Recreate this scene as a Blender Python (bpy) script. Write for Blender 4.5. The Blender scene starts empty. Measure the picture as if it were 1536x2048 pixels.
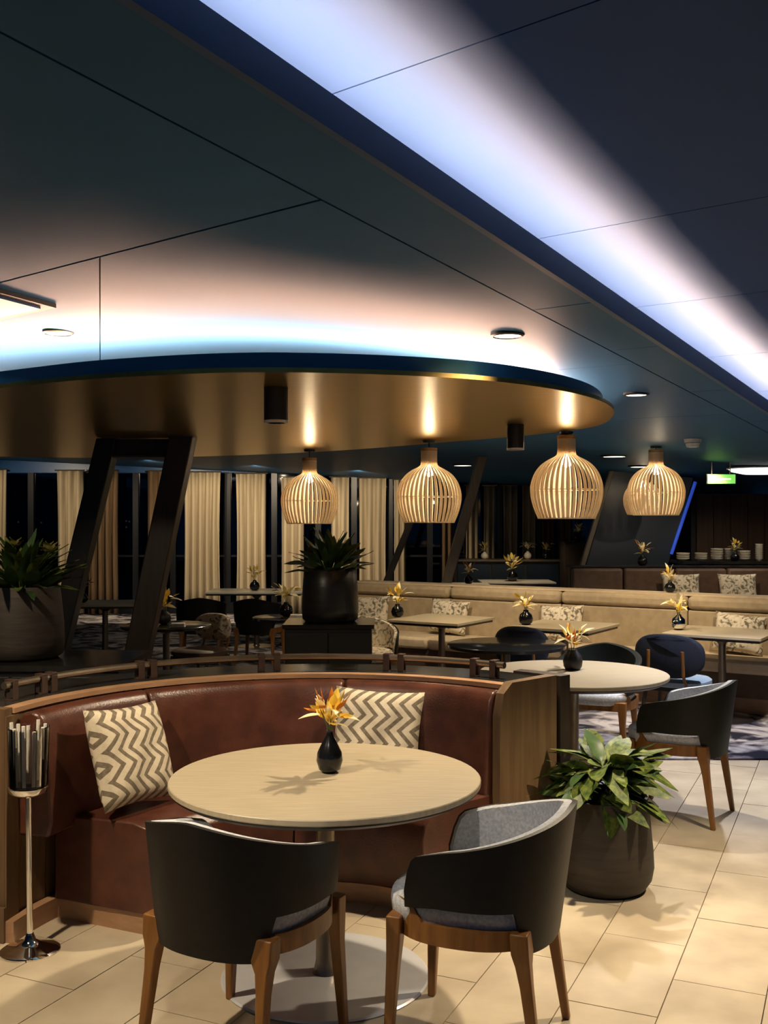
import bpy, math, random
from math import sin, cos, pi, radians as R
from mathutils import Vector, Matrix
random.seed(11)
S = bpy.context.scene
COL = S.collection

# ------------------------------------------------------------------ camera, world, exposure
F = 2100.0; EYE = 1.70; HOR = 1035.0
cd = bpy.data.cameras.new('camera'); cam = bpy.data.objects.new('camera', cd); COL.objects.link(cam)
cd.sensor_fit = 'VERTICAL'; cd.sensor_height = 36.0; cd.lens = 36.0*F/2048.0
cd.shift_y = (HOR-1024.0)/2048.0; cd.clip_end = 300
cam.location = (0, 0, EYE); cam.rotation_euler = (pi/2, 0, 0)
S.camera = cam
w = bpy.data.worlds.new('night'); S.world = w; w.use_nodes = True
w.node_tree.nodes['Background'].inputs[0].default_value = (0.05, 0.20, 0.50, 1)
w.node_tree.nodes['Background'].inputs[1].default_value = 0.18
S.view_settings.view_transform = 'Standard'; S.view_settings.look = 'None'
S.view_settings.exposure = 0.0; S.view_settings.gamma = 1.0
S.view_settings.use_curve_mapping = False

WARM = (1.0, 0.80, 0.55); WHITE = (1.0, 0.90, 0.78); LAMP = (1.0, 0.83, 0.58)
def zc(x, y): return 2.665 - 0.0489*x - 0.01516*y      # underside of the gently sloping lower ceiling
def spot(x, y, z, tx, ty, tz, watt, deg=70, blend=0.5, col=WARM, size=0.04):
    l = bpy.data.lights.new('spotlight', 'SPOT'); l.energy = watt; l.spot_size = R(deg); l.spot_blend = blend
    l.color = col; l.shadow_soft_size = size
    o = bpy.data.objects.new('spotlight', l); COL.objects.link(o); o.location = (x, y, z)
    o.rotation_euler = (Vector((tx, ty, tz))-Vector((x, y, z))).to_track_quat('-Z', 'Y').to_euler()
    return o
# each entry: lamp position on the ceiling, aim point, power, cone
SPOTS = [
 (0.58, 4.93, -0.05, 3.95, 0.7, 230, 100, WARM),     # ring fixture right of the island edge
 (-1.69, 5.45, -0.8, 4.2, 0.3, 330, 95, (1.0, 0.84, 0.64)),      # ring fixture left
 (1.60, 6.66, 1.30, 6.3, 0.7, 170, 85, WHITE),      # above the second table
 (2.30, 4.20, 1.75, 4.1, 0.0, 300, 80, WARM),       # bright floor to the right
 (-1.75, 3.00, -1.40, 3.9, 0.2, 250, 80, WARM),     # floor to the left
 (-0.70, 2.20, 0.25, 3.6, 0.6, 80, 60, WHITE),
 (2.55, 7.30, 2.20, 7.3, 0.0, 210, 90, (0.85, 0.85, 1.0)),
 (0.30, 9.40, 0.45, 10.4, 0.6, 120, 85, WARM),
 (1.70, 8.70, 1.85, 9.7, 0.6, 140, 85, WARM),
 (3.05, 7.90, 3.20, 9.1, 0.6, 140, 85, WARM),
 (-3.70, 16.3, -3.70, 18.4, 1.0, 120, 100, WARM),
 (-2.00, 16.3, -2.20, 18.4, 0.9, 170, 100, WARM),
 (-0.40, 16.3, -0.50, 18.4, 0.9, 150, 100, WARM),
 (-6.0, 16.3, -6.0, 18.4, 0.9, 120, 100, WARM),
 (1.9, 15.2, 1.9, 15.9, 0.7, 60, 80, WARM),
 (-1.7, 12.6, -1.7, 13.8, 0.7, 45, 80, WARM),
 (4.6, 12.0, 4.7, 13.2, 1.0, 70, 80, WARM),
 (3.5, 11.2, 3.5, 12.5, 0.9, 60, 80, WARM),
 (-2.35, 4.0, -2.0, 5.8, 1.2, 90, 60, WARM),  # added unseen lamp that brightens the grey planter
 (-1.3, 11.9, -1.85, 9.5, 0.75, 130, 36, WARM),  # added lamp without a fixture, lifts the dim lily table
 (-3.1, 11.0, -3.1, 11.9, 0.7, 150, 70, WARM),
]
for (x, y, tx, ty, tz, p, dg, c) in SPOTS:
    spot(x, y, zc(x, y)-0.035, tx, ty, tz, p, dg, 0.45, c)
# ------------------------------------------------------------------ materials
def new_mat(name):
    m = bpy.data.materials.new(name); m.use_nodes = True
    return m, m.node_tree.nodes, m.node_tree.links, m.node_tree.nodes['Principled BSDF']
def pm(name, c1, c2=None, scale=8.0, rough=0.5, metal=0.0, bump=0.0, stretch=(1, 1, 1), bscale=None, detail=4, coat=0.0, spec=0.5, aniso=0.0):
    m, N, L, B = new_mat(name)
    B.inputs['Roughness'].default_value = rough; B.inputs['Metallic'].default_value = metal
    B.inputs['Coat Weight'].default_value = coat; B.inputs['Coat Roughness'].default_value = 0.15
    B.inputs['Specular IOR Level'].default_value = spec
    if aniso: B.inputs['Anisotropic'].default_value = aniso
    tc = N.new('ShaderNodeTexCoord'); mp = N.new('ShaderNodeMapping'); mp.inputs['Scale'].default_value = stretch
    L.new(tc.outputs['Object'], mp.inputs['Vector'])
    nz = N.new('ShaderNodeTexNoise'); nz.inputs['Scale'].default_value = scale; nz.inputs['Detail'].default_value = detail
    L.new(mp.outputs['Vector'], nz.inputs['Vector'])
    if c2 is None: c2 = tuple(v*0.75 for v in c1)
    rp = N.new('ShaderNodeValToRGB')
    rp.color_ramp.elements[0].position = 0.35; rp.color_ramp.elements[1].position = 0.68
    rp.color_ramp.elements[0].color = (*c2, 1); rp.color_ramp.elements[1].color = (*c1, 1)
    L.new(nz.outputs['Fac'], rp.inputs['Fac']); L.new(rp.outputs['Color'], B.inputs['Base Color'])
    if bump:
        n2 = N.new('ShaderNodeTexNoise'); n2.inputs['Scale'].default_value = bscale or scale*6
        L.new(mp.outputs['Vector'], n2.inputs['Vector'])
        bp = N.new('ShaderNodeBump'); bp.inputs['Strength'].default_value = bump; bp.inputs['Distance'].default_value = 0.01
        L.new(n2.outputs['Fac'], bp.inputs['Height']); L.new(bp.outputs['Normal'], B.inputs['Normal'])
    return m
def emit(name, col, strength):
    m, N, L, B = new_mat(name)
    B.inputs['Base Color'].default_value = (*col, 1)
    B.inputs['Emission Color'].default_value = (*col, 1); B.inputs['Emission Strength'].default_value = strength
    return m
def glass(name, tint=(0.9, 0.95, 0.95), rough=0.02, clear=0.75):
    m, N, L, B = new_mat(name)
    tr = N.new('ShaderNodeBsdfTransparent'); tr.inputs[0].default_value = (*tint, 1)
    gl = N.new('ShaderNodeBsdfGlossy'); gl.inputs['Roughness'].default_value = rough
    fr = N.new('ShaderNodeFresnel'); fr.inputs['IOR'].default_value = 1.5
    ad = N.new('ShaderNodeMath'); ad.operation = 'ADD'; ad.inputs[1].default_value = (1-clear)*0.4
    mx = N.new('ShaderNodeMixShader'); L.new(fr.outputs[0], ad.inputs[0]); L.new(ad.outputs[0], mx.inputs[0])
    L.new(tr.outputs[0], mx.inputs[1]); L.new(gl.outputs[0], mx.inputs[2])
    L.new(mx.outputs[0], N['Material Output'].inputs['Surface'])
    return m
def herring(name):
    m, N, L, B = new_mat(name); B.inputs['Roughness'].default_value = 0.9
    tc = N.new('ShaderNodeTexCoord'); sx = N.new('ShaderNodeSeparateXYZ'); L.new(tc.outputs['Object'], sx.inputs[0])
    def M(op, a, b=None, c=None):
        n = N.new('ShaderNodeMath'); n.operation = op
        for i, v in enumerate((a, b, c)):
            if v is None: continue
            if isinstance(v, (int, float)): n.inputs[i].default_value = v
            else: L.new(v, n.inputs[i])
        return n.outputs[0]
    pp = M('PINGPONG', M('ADD', sx.outputs['Y'], 5.0), 0.062)
    u = M('ADD', sx.outputs['X'], M('MULTIPLY', pp, 1.0))
    fr = M('FRACT', M('MULTIPLY', M('ADD', u, 5.0), 1/0.058))
    bar = M('GREATER_THAN', fr, 0.42)
    nz = N.new('ShaderNodeTexNoise'); nz.inputs['Scale'].default_value = 60; L.new(tc.outputs['Object'], nz.inputs['Vector'])
    fac = M('MULTIPLY_ADD', nz.outputs['Fac'], 0.35, M('MULTIPLY', bar, 0.75))
    rp = N.new('ShaderNodeValToRGB'); rp.color_ramp.elements[0].position = 0.1; rp.color_ramp.elements[1].position = 0.95
    rp.color_ramp.elements[0].color = (0.13, 0.10, 0.065, 1); rp.color_ramp.elements[1].color = (0.62, 0.54, 0.40, 1)
    L.new(fac, rp.inputs[0]); L.new(rp.outputs[0], B.inputs['Base Color'])
    bp = N.new('ShaderNodeBump'); bp.inputs['Strength'].default_value = 0.4; bp.inputs['Distance'].default_value = 0.004
    L.new(fac, bp.inputs['Height']); L.new(bp.outputs['Normal'], B.inputs['Normal'])
    return m
def marbled(name, c1, c2, c3, scale):
    m, N, L, B = new_mat(name); B.inputs['Roughness'].default_value = 0.95; B.inputs['Specular IOR Level'].default_value = 0.1
    tc = N.new('ShaderNodeTexCoord')
    nz = N.new('ShaderNodeTexNoise'); nz.inputs['Scale'].default_value = scale; nz.inputs['Detail'].default_value = 6
    nz.inputs['Distortion'].default_value = 1.6; L.new(tc.outputs['Object'], nz.inputs['Vector'])
    rp = N.new('ShaderNodeValToRGB'); cr = rp.color_ramp
    cr.elements[0].position = 0.40; cr.elements[0].color = (*c1, 1)
    cr.elements[1].position = 0.58; cr.elements[1].color = (*c3, 1)
    e = cr.elements.new(0.48); e.color = (*c2, 1)
    L.new(nz.outputs['Fac'], rp.inputs[0]); L.new(rp.outputs[0], B.inputs['Base Color'])
    return m
MAT = dict(
 ceil = pm('ceiling_paint', (0.040, 0.125, 0.265), (0.037, 0.117, 0.25), 2, rough=0.5, spec=0.05),
 ceil_up = pm('ceiling_paint_upper', (0.044, 0.088, 0.235), (0.041, 0.083, 0.22), 2, rough=0.6, spec=0.08),
 gap = pm('ceiling_void', (0.01, 0.015, 0.02), None, 3, rough=0.9),
 rim = pm('blue_rim_paint', (0.008, 0.065, 0.19), (0.007, 0.055, 0.17), 3, rough=0.4),
 gold = pm('brushed_gold_metal', (0.70, 0.48, 0.16), (0.62, 0.41, 0.12), 3, rough=0.29, metal=1.0, bump=0.03, stretch=(1, 20, 1), bscale=30),
 led = emit('led_strip_white', (1.0, 0.60, 0.41), 75.0),
 led2 = emit('led_strip_cove', (1.0, 0.64, 0.37), 200.0),
 tile = pm('limestone_tile', (0.62, 0.53, 0.38), (0.44, 0.36, 0.25), 3.2, rough=0.42, bump=0.06, detail=8),
 grout = pm('grout', (0.32, 0.265, 0.19), None, 20, rough=0.9),
 carpet = marbled('patterned_carpet', (0.02, 0.02, 0.03), (0.16, 0.145, 0.155), (0.46, 0.43, 0.42), 2.6),
 oak_top = pm('pale_oak_top', (0.44, 0.37, 0.25), (0.37, 0.305, 0.20), 7, rough=0.45, bump=0.05, stretch=(1, 14, 1), bscale=12),
 dark_edge = pm('dark_edge_band', (0.035, 0.025, 0.018), None, 8, rough=0.4),
 steel = pm('table_base_steel', (0.74, 0.75, 0.78), (0.68, 0.69, 0.72), 10, rough=0.35, metal=0.3),
 bronze = pm('dark_bronze', (0.30, 0.25, 0.19), None, 10, rough=0.33, metal=0.9),
 leather = pm('cognac_leather', (0.100, 0.033, 0.019), (0.058, 0.018, 0.011), 9, rough=0.34, bump=0.12, bscale=120),
 wood = pm('walnut_panel', (0.16, 0.095, 0.045), (0.11, 0.062, 0.028), 5, rough=0.5, bump=0.05, stretch=(6, 6, 0.5), bscale=14),
 plinth = pm('plinth_wood', (0.42, 0.24, 0.13), (0.34, 0.19, 0.10), 5, rough=0.45, stretch=(2, 2, 8)),
 strap = pm('strap_leather', (0.05, 0.026, 0.018), None, 30, rough=0.5),
 shell = pm('black_leather_shell', (0.010, 0.008, 0.007), (0.006, 0.005, 0.0045), 30, rough=0.5, bump=0.08, bscale=160, spec=0.3),
 shell_g = pm('dark_green_shell', (0.010, 0.013, 0.010), (0.007, 0.009, 0.007), 30, rough=0.5, bump=0.08, bscale=160, spec=0.3),
 grey = pm('grey_wool', (0.62, 0.63, 0.64), (0.42, 0.43, 0.45), 90, rough=0.95, bump=0.2, bscale=200),
 oak = pm('oiled_oak', (0.27, 0.115, 0.024), (0.18, 0.07, 0.013), 9, rough=0.42, bump=0.05, stretch=(4, 4, 0.6), bscale=16),
 navy = pm('navy_fabric', (0.012, 0.018, 0.035), (0.008, 0.012, 0.024), 60, rough=0.8),
 blue_seat = pm('pale_blue_fabric', (0.30, 0.40, 0.50), (0.24, 0.33, 0.42), 60, rough=0.9),
 black = pm('black_ceramic', (0.008, 0.008, 0.009), None, 20, rough=0.18),
 blackm = pm('black_matte', (0.010, 0.009, 0.008), None, 20, rough=0.5),
 stone = pm('black_stone_top', (0.014, 0.013, 0.012), (0.03, 0.028, 0.024), 6, rough=0.16),
 pot = pm('brown_clay_pot', (0.034, 0.026, 0.017), (0.022, 0.016, 0.010), 4, rough=0.62, bump=0.15, stretch=(1, 1, 9), bscale=9),
 pot_g = pm('grey_clay_pot', (0.085, 0.068, 0.054), (0.06, 0.047, 0.036), 4, rough=0.55, bump=0.12, stretch=(1, 1, 9), bscale=9),
 pot_b = pm('black_clay_pot', (0.026, 0.025, 0.022), (0.016, 0.015, 0.013), 4, rough=0.35, bump=0.08, stretch=(1, 1, 6), bscale=9),
 soil = pm('potting_soil', (0.02, 0.014, 0.009), None, 40, rough=0.95, bump=0.5),
 leaf = pm('variegated_leaf', (0.17, 0.20, 0.035), (0.018, 0.055, 0.009), 34, rough=0.5, detail=6, spec=0.3),
 leaf_d = pm('dark_leaf', (0.06, 0.12, 0.03), (0.025, 0.055, 0.014), 14, rough=0.38),
 leaf_y = pm('olive_bract', (0.26, 0.22, 0.06), (0.14, 0.12, 0.03), 14, rough=0.5),
 petal = pm('yellow_petal', (0.98, 0.80, 0.16), (0.96, 0.68, 0.08), 25, rough=0.5),
 petal_c = pm('cream_petal', (0.97, 0.91, 0.68), (0.96, 0.84, 0.48), 25, rough=0.5),
 petal_o = pm('orange_petal', (0.70, 0.26, 0.03), (0.50, 0.14, 0.015), 25, rough=0.5),
 birch = pm('birch_slat', (0.87, 0.76, 0.58), (0.82, 0.69, 0.50), 12, rough=0.5),
 birch_o = pm('birch_neck', (0.45, 0.24, 0.09), (0.36, 0.18, 0.06), 12, rough=0.5),
 bulb = emit('glowing_bulb', LAMP, 230.0),
 lens = emit('downlight_lens', WHITE, 5.0),
 white = pm('white_plastic', (0.75, 0.74, 0.72), None, 20, rough=0.5),
 chrome = pm('chrome', (0.82, 0.80, 0.77), (0.78, 0.76, 0.73), 10, rough=0.06, metal=1.0),
 glass = glass('clear_glass', (0.99, 0.99, 0.98), 0.03, 0.95),
 pane = glass('night_window_glass', (0.06, 0.065, 0.09), 0.03, 0.97),
 herring = herring('herringbone_weave'),
 floral = marbled('floral_print', (0.16, 0.14, 0.10), (0.55, 0.48, 0.36), (0.66, 0.58, 0.45), 16),
 beige = pm('beige_upholstery', (0.40, 0.31, 0.19), (0.33, 0.25, 0.15), 14, rough=0.7, bump=0.06, bscale=150),
 tan = pm('tan_leather_seat', (0.58, 0.47, 0.32), (0.5, 0.39, 0.26), 14, rough=0.55),
 brown_up = pm('brown_upholstery', (0.10, 0.055, 0.032), (0.07, 0.038, 0.022), 14, rough=0.6),
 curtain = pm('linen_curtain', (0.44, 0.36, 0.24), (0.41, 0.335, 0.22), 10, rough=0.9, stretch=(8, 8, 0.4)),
 curtain_d = pm('shaded_brown_curtain', (0.16, 0.10, 0.05), (0.11, 0.065, 0.03), 10, rough=0.9, stretch=(8, 8, 0.4)),  # for the dim curtains: their shade is put into a darker colour
 darkwood = pm('dark_stained_wood', (0.035, 0.022, 0.013), (0.022, 0.013, 0.008), 6, rough=0.5, stretch=(5, 5, 0.5)),
 greywood = pm('grey_brown_wood', (0.12, 0.095, 0.065), (0.08, 0.06, 0.04), 6, rough=0.5, stretch=(5, 5, 0.5)),
 frame = pm('black_window_frame', (0.006, 0.007, 0.010), None, 20, rough=0.4),
 navywall = pm('navy_wall_panel', (0.006, 0.016, 0.034), (0.004, 0.011, 0.024), 3, rough=0.4),
 brownwall = pm('brown_wall_panel', (0.11, 0.058, 0.032), (0.075, 0.038, 0.02), 4, rough=0.55, stretch=(6, 6, 0.4)),
 blueled = emit('blue_led', (0.03, 0.10, 0.7), 0.4),
 exit = emit('exit_sign_face', (0.30, 0.95, 0.16), 0.8),
 exit_w = emit('exit_sign_pictogram', (0.85, 1.0, 0.75), 1.2),
 panel = emit('light_panel', (1.0, 0.95, 0.95), 3.0),
 shore = emit('shore_light', (1.0, 0.9, 0.7), 3.0),
 acrylic = pm('pale_acrylic', (0.82, 0.78, 0.70), (0.72, 0.68, 0.6), 20, rough=0.15),
 cream = pm('cream_china', (0.75, 0.70, 0.58), (0.7, 0.64, 0.5), 10, rough=0.3),
)
def translucent(m, amount):
    N, L = m.node_tree.nodes, m.node_tree.links; B = N['Principled BSDF']
    t = N.new('ShaderNodeBsdfTranslucent'); mx = N.new('ShaderNodeMixShader'); mx.inputs[0].default_value = amount
    L.new(B.inputs['Base Color'].links[0].from_socket, t.inputs[0])
    L.new(B.outputs[0], mx.inputs[1]); L.new(t.outputs[0], mx.inputs[2]); L.new(mx.outputs[0], N['Material Output'].inputs['Surface'])
translucent(MAT['birch'], 0.45)
for p_ in ('petal', 'petal_c', 'petal_o'): translucent(MAT[p_], 0.35)
# ------------------------------------------------------------------ mesh helpers
class MB:
    def __init__(s): s.v = []; s.f = []
    def add(s, vs, fs):
        o = len(s.v); s.v += [tuple(p) for p in vs]; s.f += [tuple(o+i for i in f) for f in fs]; return s
    def box(s, c, d, rz=0.0, tilt=None):
        cx, cy, cz = c; hx, hy, hz = d[0]/2, d[1]/2, d[2]/2
        vs = []
        for z in (-hz, hz):
            for (x, y) in ((-hx, -hy), (hx, -hy), (hx, hy), (-hx, hy)):
                vs.append((cx+x*cos(rz)-y*sin(rz), cy+x*sin(rz)+y*cos(rz), cz+z))
        return s.add(vs, [(3, 2, 1, 0), (4, 5, 6, 7), (0, 1, 5, 4), (1, 2, 6, 5), (2, 3, 7, 6), (3, 0, 4, 7)])
    def lathe(s, prof, n=32, c=(0, 0, 0), a0=0.0):
        vs = []; fs = []; m = len(prof)
        for (r, z) in prof:
            for k in range(n):
                a = a0+2*pi*k/n; vs.append((c[0]+r*cos(a), c[1]+r*sin(a), c[2]+z))
        for i in range(m-1):
            for k in range(n):
                k2 = (k+1) % n
                fs.append((i*n+k, i*n+k2, (i+1)*n+k2, (i+1)*n+k))
        fs.append(tuple(range(n-1, -1, -1))); fs.append(tuple((m-1)*n+k for k in range(n)))
        return s.add(vs, fs)
    def tube(s, pts, r, n=8, close=False):
        pts = [Vector(p) for p in pts]; m = len(pts); vs = []; fs = []
        for i, p in enumerate(pts):
            if close: t = pts[(i+1) % m]-pts[i-1]
            else: t = pts[min(i+1, m-1)]-pts[max(i-1, 0)]
            t.normalize(); up = Vector((0, 0, 1)) if abs(t.z) < 0.95 else Vector((1, 0, 0))
            a = t.cross(up).normalized(); b = a.cross(t)
            rr = r[i] if isinstance(r, (list, tuple)) else r
            for k in range(n):
                q = p+(a*cos(2*pi*k/n)+b*sin(2*pi*k/n))*rr; vs.append(q)
        for i in range(m if close else m-1):
            j = (i+1) % m
            for k in range(n):
                k2 = (k+1) % n; fs.append((i*n+k, j*n+k, j*n+k2, i*n+k2))
        if not close:
            fs.append(tuple(range(n))); fs.append(tuple((m-1)*n+k for k in range(n-1, -1, -1)))
        return s.add(vs, fs)
    def loft(s, secs):
        """secs: list of equal-length point rings"""
        n = len(secs[0]); vs = [p for r_ in secs for p in r_]; fs = []
        for i in range(len(secs)-1):
            for k in range(n):
                k2 = (k+1) % n; fs.append((i*n+k, i*n+k2, (i+1)*n+k2, (i+1)*n+k))
        fs.append(tuple(range(n-1, -1, -1))); fs.append(tuple((len(secs)-1)*n+k for k in range(n)))
        return s.add(vs, fs)
    def legs(s, secs):
        rings = []
        for (z, x, y, wx, wy) in secs:
            rings.append([(x-wx/2, y-wy/2, z), (x+wx/2, y-wy/2, z), (x+wx/2, y+wy/2, z), (x-wx/2, y+wy/2, z)])
        return s.loft(rings)
    def prism(s, poly, z0, z1):
        """z0, z1 numbers or functions of x, y"""
        g0 = z0 if callable(z0) else (lambda x, y: z0); g1 = z1 if callable(z1) else (lambda x, y: z1)
        n = len(poly)
        vs = [(x, y, g0(x, y)) for x, y in poly]+[(x, y, g1(x, y)) for x, y in poly]
        fs = [tuple(range(n-1, -1, -1)), tuple(range(n, 2*n))]
        for k in range(n): fs.append((k, (k+1) % n, n+(k+1) % n, n+k))
        return s.add(vs, fs)
    def arc(s, prof, a0, a1, n, c=(0, 0)):
        """sweep the closed profile [(r, z)] around c from angle a0 to a1 (degrees)"""
        rings = []
        for i in range(n+1):
            a = R(a0+(a1-a0)*i/n); rings.append([(c[0]+r*cos(a), c[1]+r*sin(a), z) for r, z in prof])
        return s.loft(rings)
    def sheet(s, f, nu, nv, closed_u=False):
        vs = [f(i/nu, j/nv) for i in range(nu+1) for j in range(nv+1)]
        fs = [(i*(nv+1)+j, (i+1)*(nv+1)+j, (i+1)*(nv+1)+j+1, i*(nv+1)+j+1) for i in range(nu) for j in range(nv)]
        return s.add(vs, fs)
    def mesh(s, name, m, smooth=35):
        me = bpy.data.meshes.new(name); me.from_pydata(s.v, [], s.f)
        import bmesh
        bm = bmesh.new(); bm.from_mesh(me); bmesh.ops.recalc_face_normals(bm, faces=bm.faces); bm.to_mesh(me); bm.free()
        me.materials.append(MAT[m])
        if smooth:
            me.polygons.foreach_set('use_smooth', [True]*len(me.polygons)); me.set_sharp_from_angle(angle=R(smooth))
        me.update(); return me
    def build(s, name, m, parent=None, smooth=35, bevel=0, solid=0):
        o = bpy.data.objects.new(name, s.mesh(name, m, smooth)); COL.objects.link(o)
        if parent: o.parent = parent
        if solid:
            k = o.modifiers.new('s', 'SOLIDIFY'); k.thickness = solid; k.offset = 0
        if bevel:
            k = o.modifiers.new('b', 'BEVEL'); k.width = bevel; k.segments = 2; k.limit_method = 'ANGLE'
        return o
def inst(me, name, parent=None, loc=(0, 0, 0), rot=(0, 0, 0), sc=1.0):
    o = bpy.data.objects.new(name, me); COL.objects.link(o); o.location = loc; o.rotation_euler = rot
    o.scale = (sc, sc, sc) if not isinstance(sc, tuple) else sc
    if parent: o.parent = parent
    return o
def tag(o, label=None, cat=None, group=None, kind=None):
    if label: o['label'] = label
    if cat: o['category'] = cat
    if group: o['group'] = group
    if kind: o['kind'] = kind
    return o
def thing(name, label, cat, loc=(0, 0, 0), rz=0.0, group=None):
    o = bpy.data.objects.new(name, None); COL.objects.link(o); o.location = loc; o.rotation_euler = (0, 0, rz)
    o.empty_display_size = 0.1
    return tag(o, label, cat, group)
def copy_tree(o, parent=None):
    c = o.copy(); COL.objects.link(c); c.parent = parent
    for ch in list(o.children): copy_tree(ch, c)
    return c
def struct(name, label=None):
    o = bpy.data.objects.new(name, None); COL.objects.link(o); tag(o, label, None, None, 'structure'); return o
# plan polygon splitting (panel and tile joints)
def clip(poly, p, n, off):
    out = []
    d = [(x-p[0])*n[0]+(y-p[1])*n[1]-off for x, y in poly]
    for i in range(len(poly)):
        j = (i+1) % len(poly)
        if d[i] >= 0: out.append(poly[i])
        if (d[i] >= 0) != (d[j] >= 0):
            t = d[i]/(d[i]-d[j]); out.append((poly[i][0]+t*(poly[j][0]-poly[i][0]), poly[i][1]+t*(poly[j][1]-poly[i][1])))
    return out
def split(polys, p, d, gap):
    l = math.hypot(*d); n = (-d[1]/l, d[0]/l); res = []
    for q in polys:
        for a in (clip(q, p, n, gap/2), clip(q, p, (-n[0], -n[1]), gap/2)):
            if len(a) >= 3: res.append(a)
    return res
# ------------------------------------------------------------------ floor
fl = struct('floor')
MB().box((0, 8, -0.05), (18, 26, 0.06)).build('grout_bed', 'grout', fl, 0)
U = (0.41, 0.912); V = (0.912, -0.41); TW = 0.325; TL = 0.65; P0 = (-0.73, 3.84)
CARPET_Y = 7.35
cnt = 0
for i in range(-14, 22):
    for j in range(-8, 12):
        sh = (0.105 + (i % 2)*0.325)
        a0, a1 = i*TW+0.002, (i+1)*TW-0.002; b0, b1 = j*TL+sh-0.32+0.002, (j+1)*TL+sh-0.32-0.002
        poly = [(P0[0]+V[0]*a+U[0]*b, P0[1]+V[1]*a+U[1]*b) for a, b in ((a0, b0), (a1, b0), (a1, b1), (a0, b1))]
        cx = sum(p[0] for p in poly)/4; cy = sum(p[1] for p in poly)/4
        if not (2.4 < cy < CARPET_Y+0.5): continue
        if not (-0.42*cy-0.7 < cx < 0.40*cy+0.7): continue
        poly = clip(poly, (0, CARPET_Y), (0, -1), 0.0)
        if len(poly) < 3: continue
        dz = random.uniform(-0.0006, 0.0006)
        MB().prism(poly, -0.02, dz).build('tile', 'tile', fl, 0); cnt += 1
carp = MB().box((0, 13.2, -0.012), (17, 11.6, 0.026)).build('floor', 'carpet', None, 0); tag(carp, None, None, None, 'structure')
# ------------------------------------------------------------------ ceilings
EDGE_P = (0.0, 2.737); ED = (0.587, 1.0)                 # free edge of the lower ceiling
en = math.hypot(*ED); EN = (-ED[1]/en, ED[0]/en)         # towards the lower ceiling
big = [(-9, -3), (9, -3), (9, 19), (-9, 19)]
low = clip(big, EDGE_P, EN, 0.0)
ce = struct('ceiling')
MB().prism(clip(big, EDGE_P, EN, 0.23), lambda x, y: zc(x, y)+0.022, lambda x, y: zc(x, y)+0.30).build('ceiling_backing', 'gap', ce, 0)
GAP = 0.009; CD = (1.0, -0.92)
strip = clip(clip(low, (0, 3.365), (0.855, -0.518), 0.003), (0, 0), (0, 1), -3)
rest = clip(low, (0, 3.365), (-0.855, 0.518), 0.006)
A = [strip]
for p in ((0.66, 4.36), (0.93, 5.41), (1.75, 6.60), (2.6, 7.9), (3.5, 9.3)): A = split(A, p, CD, GAP)
B = split([rest], (-0.2, 3.08), CD, 0.012)
B = [q for b in B for q in (split([b], (-1.25, 4.62), (-0.47, 1.74), 0.005) if (b and sum((p[0]+0.2)*0.92+(p[1]-3.08) for p in b) > 0) else [b])]
for p in ((0.2, 6.6), (1.2, 8.6)): B = [q for b in B for q in split([b], p, CD, 0.006)]
for q in A+B:
    MB().prism(q, zc, lambda x, y: zc(x, y)+0.02).build('ceiling_panel', 'ceil', ce, 0)
# free edge: fascia lip, ledge, back of the cove and its light strip
fas = struct('trim_1')
def edge_band(o0, o1, z0, z1, t0=-6.0, t1=16.0):
    """box along the edge between perpendicular offsets o0..o1 (towards the lower ceiling) and heights above zc"""
    d = (ED[0]/en, ED[1]/en); pts = []
    for t, o in ((t0, o0), (t1, o0), (t1, o1), (t0, o1)): pts.append((EDGE_P[0]+d[0]*t+EN[0]*o, EDGE_P[1]+d[1]*t+EN[1]*o))
    return MB().prism(pts, lambda x, y: zc(x, y)+z0, lambda x, y: zc(x, y)+z1)
edge_band(-0.015, 0.012, -0.012, 0.075).build('fascia', 'rim', fas, 0)
edge_band(0.012, 0.23, 0.020, 0.030).build('ledge', 'rim', fas, 0)
edge_band(0.225, 0.24, 0.030, 0.27).build('cove_back', 'ceil_up', fas, 0)
cl = edge_band(0.05, 0.075, 0.034, 0.044).build('light_strip', 'led2', fas, 0)
uc = struct('ceiling')
zu = lambda x, y: zc(x, y)+0.25
up = clip(big, EDGE_P, (-EN[0], -EN[1]), -0.24)
Uq = [up]
for p in ((-1.45, 0.70), (-0.143, 2.92), (0.644, 4.2), (1.34, 5.3), (2.1, 6.6), (2.9, 7.9), (3.7, 9.2)): Uq = split(Uq, p, CD, 0.006)
for q in Uq: MB().prism(q, zu, lambda x, y: zu(x, y)+0.02).build('ceiling_panel', 'ceil_up', uc, 0)
MB().prism(up, lambda x, y: zu(x, y)+0.025, lambda x, y: zu(x, y)+0.06).build('ceiling_backing', 'gap', uc, 0)
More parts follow.
